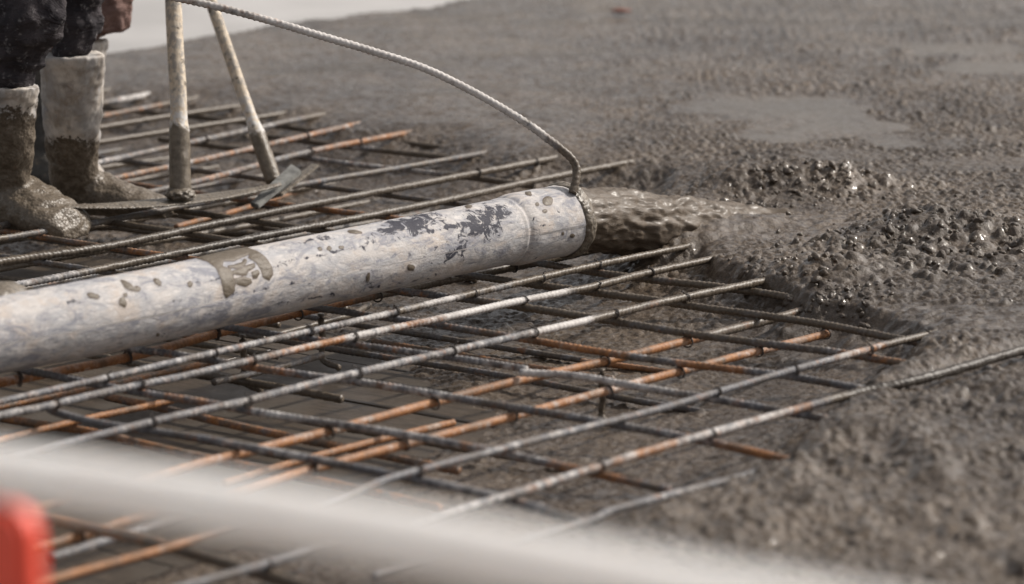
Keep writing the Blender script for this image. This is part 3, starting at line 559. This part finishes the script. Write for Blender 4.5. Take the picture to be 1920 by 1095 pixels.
for P in SPL:
    xs_ = [p[0] for p in P]; ys_ = [p[1] for p in P]
    m = vis & (px_ > min(xs_)-6) & (px_ < max(xs_)+6) & (py_ > min(ys_)-6) & (py_ < max(ys_)+6)
    if not m.any(): continue
    d = pdist(P, px_[m], py_[m]); sg = np.where(inpoly(P, px_[m], py_[m]), 1, -1)
    mud[m] = np.maximum(mud[m], np.clip(.5+sg*d/7.0, 0, 1))
scf = np.zeros(V.shape[:2])
for cx, cy, rx, ry, a in [(770, 418, 85, 24, 1.0), (905, 415, 55, 34, 1.1), (690, 450, 40, 16, .6), (520, 500, 60, 10, .55), (1010, 420, 25, 30, .4), (820, 430, 130, 7, .8), (760, 400, 120, 5, .8), (600, 478, 150, 5, .7), (860, 455, 90, 5, .7), (480, 545, 130, 5, .6), (700, 540, 120, 5, .55), (935, 400, 14, 18, 1.0), (850, 470, 40, 30, .65), (800, 470, 40, 20, .5), (590, 450, 60, 10, .6), (640, 510, 60, 10, .45), (420, 520, 80, 6, .5), (150, 562, 50, 6, .75), (560, 562, 120, 7, .55), (690, 520, 20, 25, .5), (380, 590, 40, 6, .4), (240, 640, 70, 6, .35), (800, 395, 110, 5, .5), (1040, 400, 30, 30, .25), (1000, 480, 40, 8, .4), (350, 560, 90, 8, .3)]:
    xr = px_-cx; yr = py_-cy+.2*xr*(1 if rx > 30 else 0); scf = np.maximum(scf, a*np.exp(-(xr/rx)**2-(yr/ry)**2)*vis)
V = V + Nr*(.0022*sstep(.35, .7, mud)+.0012*sstep(.35, .8, mud)*(fbm(Sg*90, Ag*9, 4, 2)-.5))[..., None]
hose = tag(empty('concrete_hose', (mouth[0], mouth[1], HZ-.075)), 'thick cement-whitened rubber pump hose lying across the rebar, pouring concrete', 'hose')
hv = V.reshape(-1, 3); hf = grid_faces(len(hose_c), NT, True)
o = mesh_obj('hose_tube', hv, hf, MH, attrs={'hcoat': np.stack([mud, scf, 0*mud], -1).reshape(-1, 3), 'hsp': np.stack([Sg, Ag*.074, 0*Sg], -1).reshape(-1, 3)}); child(o, hose)
# lip of wet mud round the mouth
tl = np.linspace(0, 2*np.pi, 90, endpoint=False); md = hose_c[-1]-hose_c[-4]; md /= np.linalg.norm(md); mN, mB = N[-1], B[-1]
prof = [(-.024, .0790), (-.021, .0822), (-.013, .0852), (-.003, .0862), (.006, .0846), (.013, .080), (.017, .073), (.012, .064), (-.02, .061)]
lip = []
for k, (dx, r) in enumerate(prof):
    jit = (fbm(tl*3.2+k*.25, np.full_like(tl, k*.4), 13, 3)-.5); rr = r+.011*jit*(1 if k < 7 else 0); xx = dx+.016*(fbm(tl*2.3, np.full_like(tl, 2.), 15, 3)-.5)*(1 if k < 3 else .5)
    lip.append(mouth+md*xx[:, None]+rr[:, None]*(np.cos(tl)[:, None]*mN+np.sin(tl)[:, None]*mB))
o = mesh_obj('mud_rim', np.vstack(lip), grid_faces(len(prof), 90, True)[:, ::-1], MM); child(o, hose)
# pull handle: a bent ribbed bar welded to the mouth
hpx = [(1073, 362, 8.02), (1080, 338, 8.03), (1080, 312, 8.04), (1064, 289, 8.04), (1030, 262, 8.04), (985, 229, 8.03), (900, 178, 8.02), (800, 129, 8.0), (700, 96, 7.98), (600, 67, 7.96), (500, 38, 7.94), (400, 12, 7.93), (300, -10, 7.92), (150, -42, 7.9), (-30, -75, 7.88)]
o = bar(hose, None, .0084, cz((0, (.6, 0, .6)), (420, (.6, 0, .65)), (520, (.45, 0, .75)), (600, (.1, 0, .9)), (965, W_), (975, (0, .75, .3)), (990, W_), (1010, (0, .75, .3)), (1030, W_), (1050, (0, .9, .1)), (1090, MU)), 0, .0031, 14, .0014, 'pull_handle', pts3=[atd(*p) for p in hpx])
# wet clump of concrete on the hose at the left
def lumpy(name, c, rad, mat, root, seed, amp=.25, sub=4, sq=1.0):
    bm = bmesh.new(); bmesh.ops.create_icosphere(bm, subdivisions=sub, radius=1)
    for v in bm.verts:
        n = mnoise.fractal(v.co*1.6+Vector((seed, 0, 0)), .8, 2.1, 5); v.co *= 1+amp*n; v.co = Vector((v.co.x*rad[0], v.co.y*rad[1], v.co.z*rad[2]))
    me = bpy.data.meshes.new(name); bm.to_mesh(me); bm.free(); me.materials.append(mat)
    for p in me.polygons: p.use_smooth = True
    o = bpy.data.objects.new(name, me); COL.objects.link(o); o.location = Vector(c)
    if root: o.parent = root; o.location = Vector(c)-Vector(root.location)
    return o
cpos = onz(0, 560, HZ+.058); o = lumpy('mud_clump', cpos, (.075, .05, .028), MM, hose, 3, .22); o.rotation_euler = (.25, .1, UD)

# ---------------------------------------------------------------- stream of concrete
def jet(px, py):                                             # a point of the jet: on the vertical plane through the hose axis
    d = ray(px, py); nrm = np.cross(md, (0, 0, 1)); t = ((mouth-np.array([0, 0, CH])) @ nrm)/(d @ nrm); return np.array([0, 0, CH])+d*t
sp = [mouth-md*.03] + [jet(*q) for q in ((1085, 412), (1150, 415), (1220, 424), (1285, 438), (1350, 456), (1410, 476))]
sc_ = catmull(sp, .004); SL = np.r_[0, np.cumsum(np.linalg.norm(np.diff(sc_, axis=0), axis=1))]; ns = 110; sa = np.linspace(0, 2*np.pi, ns, endpoint=False)
Ss = SL[:, None]+0*sa; Sa = sa[None, :]+0*SL[:, None]; spread = np.interp(SL/SL[-1], [0, .2, .5, .8, 1], [.069, .072, .076, .084, .10])[:, None]
wrapn = lambda fx, fa, sd0: fbm(Ss*fx+5, np.cos(Sa)*fa+20, sd0, 4)*.5+fbm(Ss*fx+5, np.sin(Sa)*fa+40, sd0+3, 4)*.5
Rs = spread*(1+.26*(wrapn(9, 3, 3)-.5)*2) + (.010)*(wrapn(26, 6, 31)-.5)*2*np.interp(SL, [0, .1, .4], [.4, .9, 1.5])[:, None] + (.5)*domes(Ss*.36, Sa*.07+0*Ss, .019, .005, .0105, 300, .85)*np.interp(SL, [0, .08], [.3, 1])[:, None]
Rs = Rs*(1+.75*np.abs(np.cos(Sa))**1.5*sstep(.45, 1.0, Ss/SL[-1]))                 # fans out sideways as it lands
Vs_, Fs_ = tube(sc_, Rs, ns)
o = mesh_obj('concrete_stream', Vs_, Fs_, MS, attrs={'hsp': np.stack([Ss, Sa*.07, 0*Ss], -1).reshape(-1, 3)})
tag(o, 'stream of wet brown concrete gushing from the hose mouth', 'concrete')

# ================================================================== TOOLS
def handle(root, pts, r, mat, mudz):
    C = catmull(pts, .008); L = np.r_[0, np.cumsum(np.linalg.norm(np.diff(C, axis=0), axis=1))]; a = np.linspace(0, 2*np.pi, 28, endpoint=False)
    m = sstep(mudz+.03, mudz-.02, C[:, 2])[:, None]
    R = r*(1+.03*(fbm(L[:, None]*6+0*a, np.cos(a)*2+9+0*L[:, None], 3, 2)-.5)) + m*(.0035+.006*(fbm(L[:, None]*30+0*a, np.cos(a)*2+np.sin(a)*3+0*L[:, None], 7, 3)-.3))
    V, F = tube(C, R, 28, up=(0, 1, 0)); o = mesh_obj('handle', V, F, mat); return child(o, root)
b1 = atd(338, 372, 8.72); t1 = atd(325, 0, 8.80); up1 = t1+(t1-b1)*1.9
rk = tag(empty('concrete_rake', b1), 'mud-caked wooden-handled rake standing upright, long thin blade against the boot', 'rake')
handle(rk, [b1+np.array([0, 0, -.01]), (b1+t1)/2+np.array([.004, 0, 0]), t1, up1], .0205, m_wood_handle('pale_wood_upright', b1[2]+.17), b1[2]+.17)
# blade: long thin lens-shaped plate with a mud layer on it
def blade(root, A, Bp, width, mat, bow=.0, name='blade', thick=.0035, tilt=0.0, n=60, sharp=.8):
    A = np.array(A); Bp = np.array(Bp); d = (Bp-A); Ld = np.linalg.norm(d); d /= Ld; side = np.cross(d, (0, 0, 1)); side /= np.linalg.norm(side)
    side = side*math.cos(tilt)+np.array([0, 0, 1])*math.sin(tilt); nz = np.cross(side, d)
    V = []; nv = 9; t = np.linspace(0, 1, n)
    for top in (1, 0):
        for ti in t:
            wd = width*(math.sin(math.pi*min(1, max(0, ti*.94+.03)))**sharp); c = A+d*Ld*ti+nz*bow*(4*(ti-.5)**2-1)
            for k in range(nv):
                q = k/(nv-1)-.5; h = (thick+.007*(1-4*q*q)*float(fbm(np.array([ti*16.]), np.array([q*3.+1]), 5, 3)[0])) if top else 0
                V.append(c+side*q*wd+nz*h)
    f1 = grid_faces(n, nv); f2 = f1[:, ::-1]+n*nv; F = f1.tolist()+f2.tolist()
    bd = [k for k in range(nv)]+[i*nv+nv-1 for i in range(1, n)]+[(n-1)*nv+k for k in range(nv-2, -1, -1)]+[i*nv for i in range(n-2, 0, -1)]
    for i in range(len(bd)): a, b = bd[i], bd[(i+1) % len(bd)]; F.append([a, a+n*nv, b+n*nv, b])
    o = mesh_obj(name, V, F, mat); return child(o, root)
blade(rk, atd(98, 389, 8.52), atd(525, 348, 8.90), .085, M_PLATE, .016, tilt=-.05)
lumpy('socket', b1+np.array([0, 0, .012]), (.036, .034, .016), MM, rk, 9, .3, 4)
b2 = onz(514, 342, .012); t2 = atd(398, 10, 9.2); mid2 = atd(446, 150, 9.18)
rk2 = tag(empty('concrete_rake', b2), 'leaning wooden-handled rake with a short grey plate, farther from the boots', 'rake')
handle(rk2, [b2, (b2+mid2)/2, mid2, t2, t2+(t2-mid2)*3.2], .0155, m_wood_handle('pale_wood_leaning', b2[2]+.13), b2[2]+.13)
def plate(root, quad, mat, name, th=.006):
    q = [np.array(p) for p in quad]; n = np.cross(q[1]-q[0], q[3]-q[0]); n /= np.linalg.norm(n); bm = bmesh.new()
    vs_ = [bm.verts.new(p) for p in q]+[bm.verts.new(p+n*th) for p in q]
    for f in ((3, 2, 1, 0), (4, 5, 6, 7), (0, 1, 5, 4), (1, 2, 6, 5), (2, 3, 7, 6), (3, 0, 4, 7)): bm.faces.new([vs_[i] for i in f])
    bmesh.ops.bevel(bm, geom=bm.edges[:], offset=.002, segments=2, affect='EDGES'); bmesh.ops.recalc_face_normals(bm, faces=bm.faces)
    me = bpy.data.meshes.new(name); bm.to_mesh(me); bm.free(); me.materials.append(mat)
    o = bpy.data.objects.new(name, me); COL.objects.link(o); return child(o, root)
plate(rk2, [atd(470, 388, 8.86), atd(486, 392, 8.84), atd(566, 326, 8.99), atd(548, 314, 9.02)], M_GREY, 'blade', .012)
plate(rk2, [atd(505, 375, 8.92), atd(530, 368, 8.92), atd(600, 312, 9.1), atd(585, 312, 9.12)], M_PLATE, 'brace', .008)

# ================================================================== PEOPLE
def loft(rings, n=24):
    """rings: (centre, rx, ry, yaw) horizontal ellipses (or with a normal frame given as 3x2)"""
    V = []; a = np.linspace(0, 2*np.pi, n, endpoint=False)
    for c, ex, ey in rings: V.append(np.array(c)+np.cos(a)[:, None]*np.array(ex)+np.sin(a)[:, None]*np.array(ey))
    V = np.vstack(V); F = grid_faces(len(rings), n, True).tolist(); k = len(rings)
    F.append(list(range(n))[::-1]); F.append([(k-1)*n+j for j in range(n)]); return V, F
def joined(name, parts, mat, root, voxel=.007, disp=0, dscale=.05, sm=4):
    V = []; F = []; o_ = 0
    for v, f in parts: V.append(v); F += [[i+o_ for i in g_] for g_ in f]; o_ += len(v)
    o = mesh_obj(name, np.vstack(V), F, mat); child(o, root)
    bm = bmesh.new(); bm.from_mesh(o.data); bmesh.ops.recalc_face_normals(bm, faces=bm.faces); bm.to_mesh(o.data); bm.free()
    m = o.modifiers.new('remesh', 'REMESH'); m.mode = 'VOXEL'; m.voxel_size = voxel; m.use_smooth_shade = True
    if sm: s = o.modifiers.new('smooth', 'SMOOTH'); s.iterations = sm; s.factor = .5
    if disp:
        t = bpy.data.textures.new(name, 'CLOUDS'); t.noise_scale = dscale; t.noise_depth = 3
        d = o.modifiers.new('lumps', 'DISPLACE'); d.texture = t; d.strength = disp; d.mid_level = .5; d.texture_coords = 'GLOBAL'
    return o
def zring(c, rx, ry, fwd):
    f = np.array([fwd[0], fwd[1], 0]); s = np.array([-fwd[1], fwd[0], 0]); return (c, f*rx, s*ry)
def boot(root, heel, fwd, top, mat, k=1.0, toe_len=.29, zsole=None, shaft=.079, lump=1.0, tuck=0.0):
    """heel: ground point under the shaft; top: centre of the opening"""
    heel = np.array(heel); top = np.array(top); f = np.array([fwd[0], fwd[1], 0]); z0 = heel[2]
    H = top[2]-z0; P = []
    for t, rx, ry in [(0, .058, .048), (.12, .062, .050), (.28, .064, .052), (.38, .066, .054), (.55, .072, .060), (.8, shaft*.97, .066), (.93, shaft, .068), (.935, shaft*1.03, .071), (1.0, shaft*1.03, .071)]:
        c = heel*(1-t)+top*t; c = c+f*(.012*(1-t)**2); P.append(zring(c, rx*k, ry*k, fwd))
    inner = []
    v1, f1 = loft(P+inner, 28)
    R2 = []
    for t, wd, ht in [(-.24, .030, .035), (-.2, .044, .06), (0, .052*lump, .085), (.25, .050*lump, .088*lump), (.5, .055*lump, .070*lump), (.75, .058*lump, .054*lump), (.92, .048*lump, .042*lump), (1.02, .028*lump, .026)]:
        c = heel+f*(t*toe_len)+np.array([0, 0, ht*.5]); R2.append((c, np.array([-fwd[1], fwd[0], 0])*wd, np.array([0, 0, ht*.55])))
    v2_, f2 = loft(R2, 20)
    return joined('boot', [(v1, f1), (v2_, f2)], mat, root, .0055, .015, .032, 5)
def leg(lst, n=24): return loft([zring(np.array(c), rx, ry, fw) for c, rx, ry, fw in lst], n)
def limb(P, Rr, n=16):
    C = catmull(np.array(P), .03); t = np.linspace(0, 1, len(C)); R = np.interp(t, np.linspace(0, 1, len(Rr)), Rr)
    return tube(C, R, n, up=(0, 1, .3))
def ball(c, r, n=14):
    rings = [((c[0], c[1], c[2]+r[2]*math.sin(a)), np.array([r[0]*max(.05, math.cos(a)), 0, 0]), np.array([0, r[1]*max(.05, math.cos(a)), 0])) for a in np.linspace(-1.5, 1.5, n)]
    return loft(rings, 20)
SKIN = m_flat('skin', (.42, .25, .18), .5, .08, 20)
def person(label, boots, hips, chest, head, hold, mats, fw, knees):
    root = tag(empty('person', (hips[0], hips[1], 0)), label, 'person')
    mt, mj = mats; parts = []
    for (heel, top, bm_, fwd, kw), kn in zip(boots, knees):
        boot(root, heel, fwd, top, bm_, **kw)
        top = np.array(top); hip = np.array(hips)+(np.array(kn[0])-np.array(hips))*.0
        side = np.array([-fw[1], fw[0], 0])*kn[2]
        parts.append(leg([((top+np.array([0, 0, -.045])).tolist(), .020, .018, fwd), ((top+np.array([0, 0, -.012])).tolist(), .046, .042, fwd), ((top+np.array([0, 0, .012])).tolist(), .058, .052, fwd)]
                         + [(c, a, b, fwd) for c, a, b in kn[1]] + [((np.array(hips)+side*.10+np.array([0, 0, -.10])).tolist(), .10, .095, fw), ((np.array(hips)+side*.08).tolist(), .10, .10, fw)]))
    parts.append(leg([((np.array(hips)+np.array([0, 0, -.12])).tolist(), .11, .15, fw), (hips, .125, .18, fw), ((np.array(hips)+np.array([0, 0, .1])).tolist(), .12, .17, fw)]))
    joined('trousers', parts, mt, root, .008, .055, .06, 3)
    hips = np.array(hips); chest = np.array(chest); head = np.array(head); s = np.array([-fw[1], fw[0], 0]); f = np.array([fw[0], fw[1], 0])
    jp = [leg([((hips+np.array([0, 0, -.02])).tolist(), .14, .19, fw), ((hips*.5+chest*.5).tolist(), .135, .18, fw), (chest.tolist(), .145, .21, fw), ((chest+np.array([0, 0, .14])).tolist(), .11, .17, fw), ((chest+np.array([0, 0, .19])).tolist(), .06, .07, fw)])]
    hands = []
    for sg, hpt in zip((1, -1), hold):
        sh = chest+np.array([0, 0, .12])+s*.19*sg; hpt = np.array(hpt); wr = hpt+(sh-hpt)/np.linalg.norm(sh-hpt)*.085
        el = (sh+wr)/2+np.array([0, 0, -.09])+s*.06*sg; jp.append(limb([sh, el, wr], [.062, .052, .045, .038])); hands.append((hpt, wr, sg))
    joined('jacket', jp, mj, root, .012, .02, .09, 4)
    ne, nf = limb([chest+np.array([0, 0, .16]), head+np.array([0, 0, -.06])], [.055, .052]); hb = ball(head, (.092, .078, .118)); nose = ball(head+f*.095+np.array([0, 0, -.015]), (.016, .013, .022), 8)
    ears = [ball(head+s*.08*q+np.array([0, 0, -.01]), (.02, .012, .03), 8) for q in (1, -1)]
    joined('head', [(ne, nf), hb, nose]+ears, SKIN, root, .007, 0, sm=3)
    for hpt, wr, sg in hands:
        d = (hpt-wr)/np.linalg.norm(hpt-wr); q = [limb([wr, hpt-d*.01], [.026, .034])]; up = np.array([0, 0, 1.0]); sd2 = np.cross(d, up); sd2 /= np.linalg.norm(sd2)+1e-6
        for k in range(4):
            b0 = hpt+up*(.03-.02*k)-sd2*.012; ln = (.9, 1, .95, .8)[k]; q.append(limb([b0, b0+d*.035*ln-sd2*.014, b0+d*.045*ln+sd2*.012, b0+d*.02+sd2*.03], [.0095, .009, .0085, .008], 8))
        q.append(limb([wr+d*.03+up*.02, hpt+sd2*.02+up*.04, hpt+d*.03+sd2*.028+up*.035], [.012, .011, .009], 8))
        joined('hand', q, SKIN, root, .0045, 0, sm=2)
    return root
fwA = np.array([.97, -.24]); fwA /= np.linalg.norm(fwA)
hR = onz(132, 398, -.03); tR = atd(134, 101, 8.66); hLft = onz(0, 428, -.03); tL = atd(18, 160, 8.45)
mb1 = m_boot('grey_boot_muddy_foot', -.0, .05); mb2 = m_boot('grey_boot_muddy_shin', -.0, .05)
def set_line(m, z):                       # height of the mud line, in world metres
    for n_ in m.node_tree.nodes:
        if n_.type == 'MAP_RANGE' and abs(n_.inputs[1].default_value-.006) < 1e-4 and abs(n_.inputs[2].default_value+.006) < 1e-4: n_.inputs[1].default_value = z+.006; n_.inputs[2].default_value = z-.006
        elif n_.type == 'MAP_RANGE' and abs(n_.inputs[1].default_value+.022) < 1e-4: n_.inputs[1].default_value = z-.022; n_.inputs[2].default_value = z-.004
set_line(mb1, atd(140, 272, 8.66)[2]); set_line(mb2, atd(30, 208, 8.45)[2])
dkc = m_cloth('dark_trousers', (.028, .025, .029), (.060, .052, .056), (.26, .245, .245)); jk = m_cloth('dark_jacket', (.03, .03, .035), (.05, .05, .055), (.2, .19, .18))
hipA = atd(70, -520, 8.6); 
kA1 = [(atd(148, 60, 8.66).tolist(), .056, .055), (atd(150, 0, 8.66).tolist(), .060, .06), (atd(150, -90, 8.64).tolist(), .075, .07), (atd(140, -160, 8.62).tolist(), .085, .08)]
kA2 = [(atd(32, 110, 8.42).tolist(), .060, .06), (atd(48, 68, 8.40).tolist(), .088, .075), (atd(56, 30, 8.38).tolist(), .092, .08), (atd(62, -20, 8.38).tolist(), .085, .08), (atd(66, -140, 8.36).tolist(), .088, .085), (atd(70, -220, 8.38).tolist(), .09, .09)]
hold1 = b1+(t1-b1)*2.35; hold1b = b1+(t1-b1)*2.75
person('person in dusty dark trousers and mud-caked grey rubber boots standing beside the upright rake',
       [(hR, tR, mb1, np.array([.94, -.34]), dict(toe_len=.265, lump=1.2, shaft=.079)), (hLft, tL, mb2, np.array([.80, -.60]), dict(toe_len=.25, lump=1.6, shaft=.070))],
       hipA.tolist(), (hipA+np.array([.06, 0, .40])).tolist(), (hipA+np.array([.12, -.02, .72])).tolist(), (hold1, hold1b), (dkc, jk), fwA, [(hR, kA1, 1), (hLft, kA2, -1)])
fwB = np.array([.8, -.6]); mb3 = m_boot('dark_boot', -.0, .05, True); mb4 = m_boot('grey_boot_far', 0, .05); set_line(mb3, -.2); set_line(mb4, -.02)
hB1 = onz(76, 352, -.03); hB2 = onz(132, 345, -.03); tB1 = atd(78, 90, 9.32); tB2 = atd(152, 74, 9.36)
brc = m_cloth('brown_trousers', (.16, .095, .080), (.26, .17, .15), (.30, .25, .24))
kB1 = [(atd(80, 60, 9.3).tolist(), .06, .06), (atd(90, -60, 9.3).tolist(), .08, .075), (atd(100, -180, 9.3).tolist(), .09, .085)]
kB2 = [(atd(188, 52, 9.36).tolist(), .064, .06), (atd(198, 20, 9.36).tolist(), .074, .07), (atd(203, -40, 9.36).tolist(), .080, .075), (atd(190, -180, 9.35).tolist(), .09, .085)]
hipB = atd(140, -500, 9.35); hold2 = t2+(t2-mid2)*1.9; hold2b = t2+(t2-mid2)*2.5
person('person in brown trousers, mostly hidden behind the dark trousered legs',
       [(hB1, tB1, mb3, fwB, dict(toe_len=.2, shaft=.066)), (hB2, tB2, mb4, fwB, dict(toe_len=.09, shaft=.066))],
       hipB.tolist(), (hipB+np.array([.05, 0, .40])).tolist(), (hipB+np.array([.1, -.02, .72])).tolist(), (hold2, hold2b), (brc, jk), fwB, [(hB1, kB1, 1), (hB2, kB2, -1)])

# ================================================================== FOREGROUND
gr_ = tag(empty('guard_rail', (0, 2.1, DECK)), 'pale white rail crossing the near foreground, far out of focus', 'rail')
rp = [atd(-1700, 660, 3.0), atd(-500, 818, 2.75), atd(0, 887, 2.52), atd(350, 940, 2.36), atd(700, 1000, 2.22), atd(1000, 1058, 2.1), atd(1300, 1118, 2.0), atd(1800, 1220, 1.85), atd(2900, 1440, 1.6)]
C = catmull(rp, .01); V, F = tube(C, np.full(len(C), .0206), 20); child(mesh_obj('rail', V, F, M_RAIL), gr_)
for e in (C[3], C[-4]):
    V, F = tube(np.array([[e[0], e[1]+.005, z] for z in np.linspace(DECK, e[2]+.06, 12)]), np.full(12, .022), 18, up=(0, 1, 0)); child(mesh_obj('post', V, F, M_RAIL), gr_)
# red plastic barrier panel standing on the deck
def rounded_panel(name, A, Bx, zb, zt, th, mat, r=.03):
    A = np.array(A); Bx = np.array(Bx); d = Bx-A; Lx = np.linalg.norm(d[:2]); d = np.array([d[0], d[1], 0])/Lx; nrm = np.array([-d[1], d[0], 0]); prof_ = [(0, zb), (Lx+.012, zb)]
    prof_ += [(Lx-r+r*math.sin(t), zt-r+r*math.cos(t)) for t in np.linspace(math.pi/2, 0, 8)]+[(r-r*math.sin(t), zt+.01-r+r*math.cos(t)) for t in np.linspace(0, math.pi/2, 8)]
    bm = bmesh.new(); f = bm.faces.new([bm.verts.new(A*np.array([1, 1, 0])+d*x+np.array([0, 0, z])) for x, z in prof_])
    ex = bmesh.ops.extrude_face_region(bm, geom=[f]); bmesh.ops.translate(bm, vec=nrm*th, verts=[g_ for g_ in ex['geom'] if isinstance(g_, bmesh.types.BMVert)])
    bmesh.ops.recalc_face_normals(bm, faces=bm.faces); bmesh.ops.bevel(bm, geom=[e for e in bm.edges if len(e.link_faces) == 2 and e.calc_face_angle(0) > 1.2], offset=.006, segments=2, affect='EDGES')
    me = bpy.data.meshes.new(name); bm.to_mesh(me); bm.free(); me.materials.append(mat); o = bpy.data.objects.new(name, me); COL.objects.link(o); return o
ra = atd(-420, 930, 3.05); rb = atd(50, 955, 2.9)
rd = tag(empty('barrier_panel', (rb[0], rb[1], DECK)), 'bright red plastic barrier panel, blurred in the lower left corner', 'barrier')
child(rounded_panel('panel_body', ra, rb, DECK+.05, rb[2], .026, M_RED), rd)
for q in (.2, .8):
    c = np.array(ra)*(1-q)+np.array(rb)*q; me = box_mesh('foot', .06, .30, .052, .008); me.materials.append(M_RED); o = bpy.data.objects.new('foot', me); COL.objects.link(o); o.location = (c[0], c[1]+.02, DECK+.0265); child(o, rd)
# small red scrap far back on the pour
p = onz(1163, 20, .05); tag(lumpy('plastic_scrap', (p[0], p[1], .05), (.035, .02, .008), m_flat('faded_red', (.22, .10, .075), .6), None, 4, .3, 3), 'small red plastic scrap lying far back on the concrete', 'scrap')
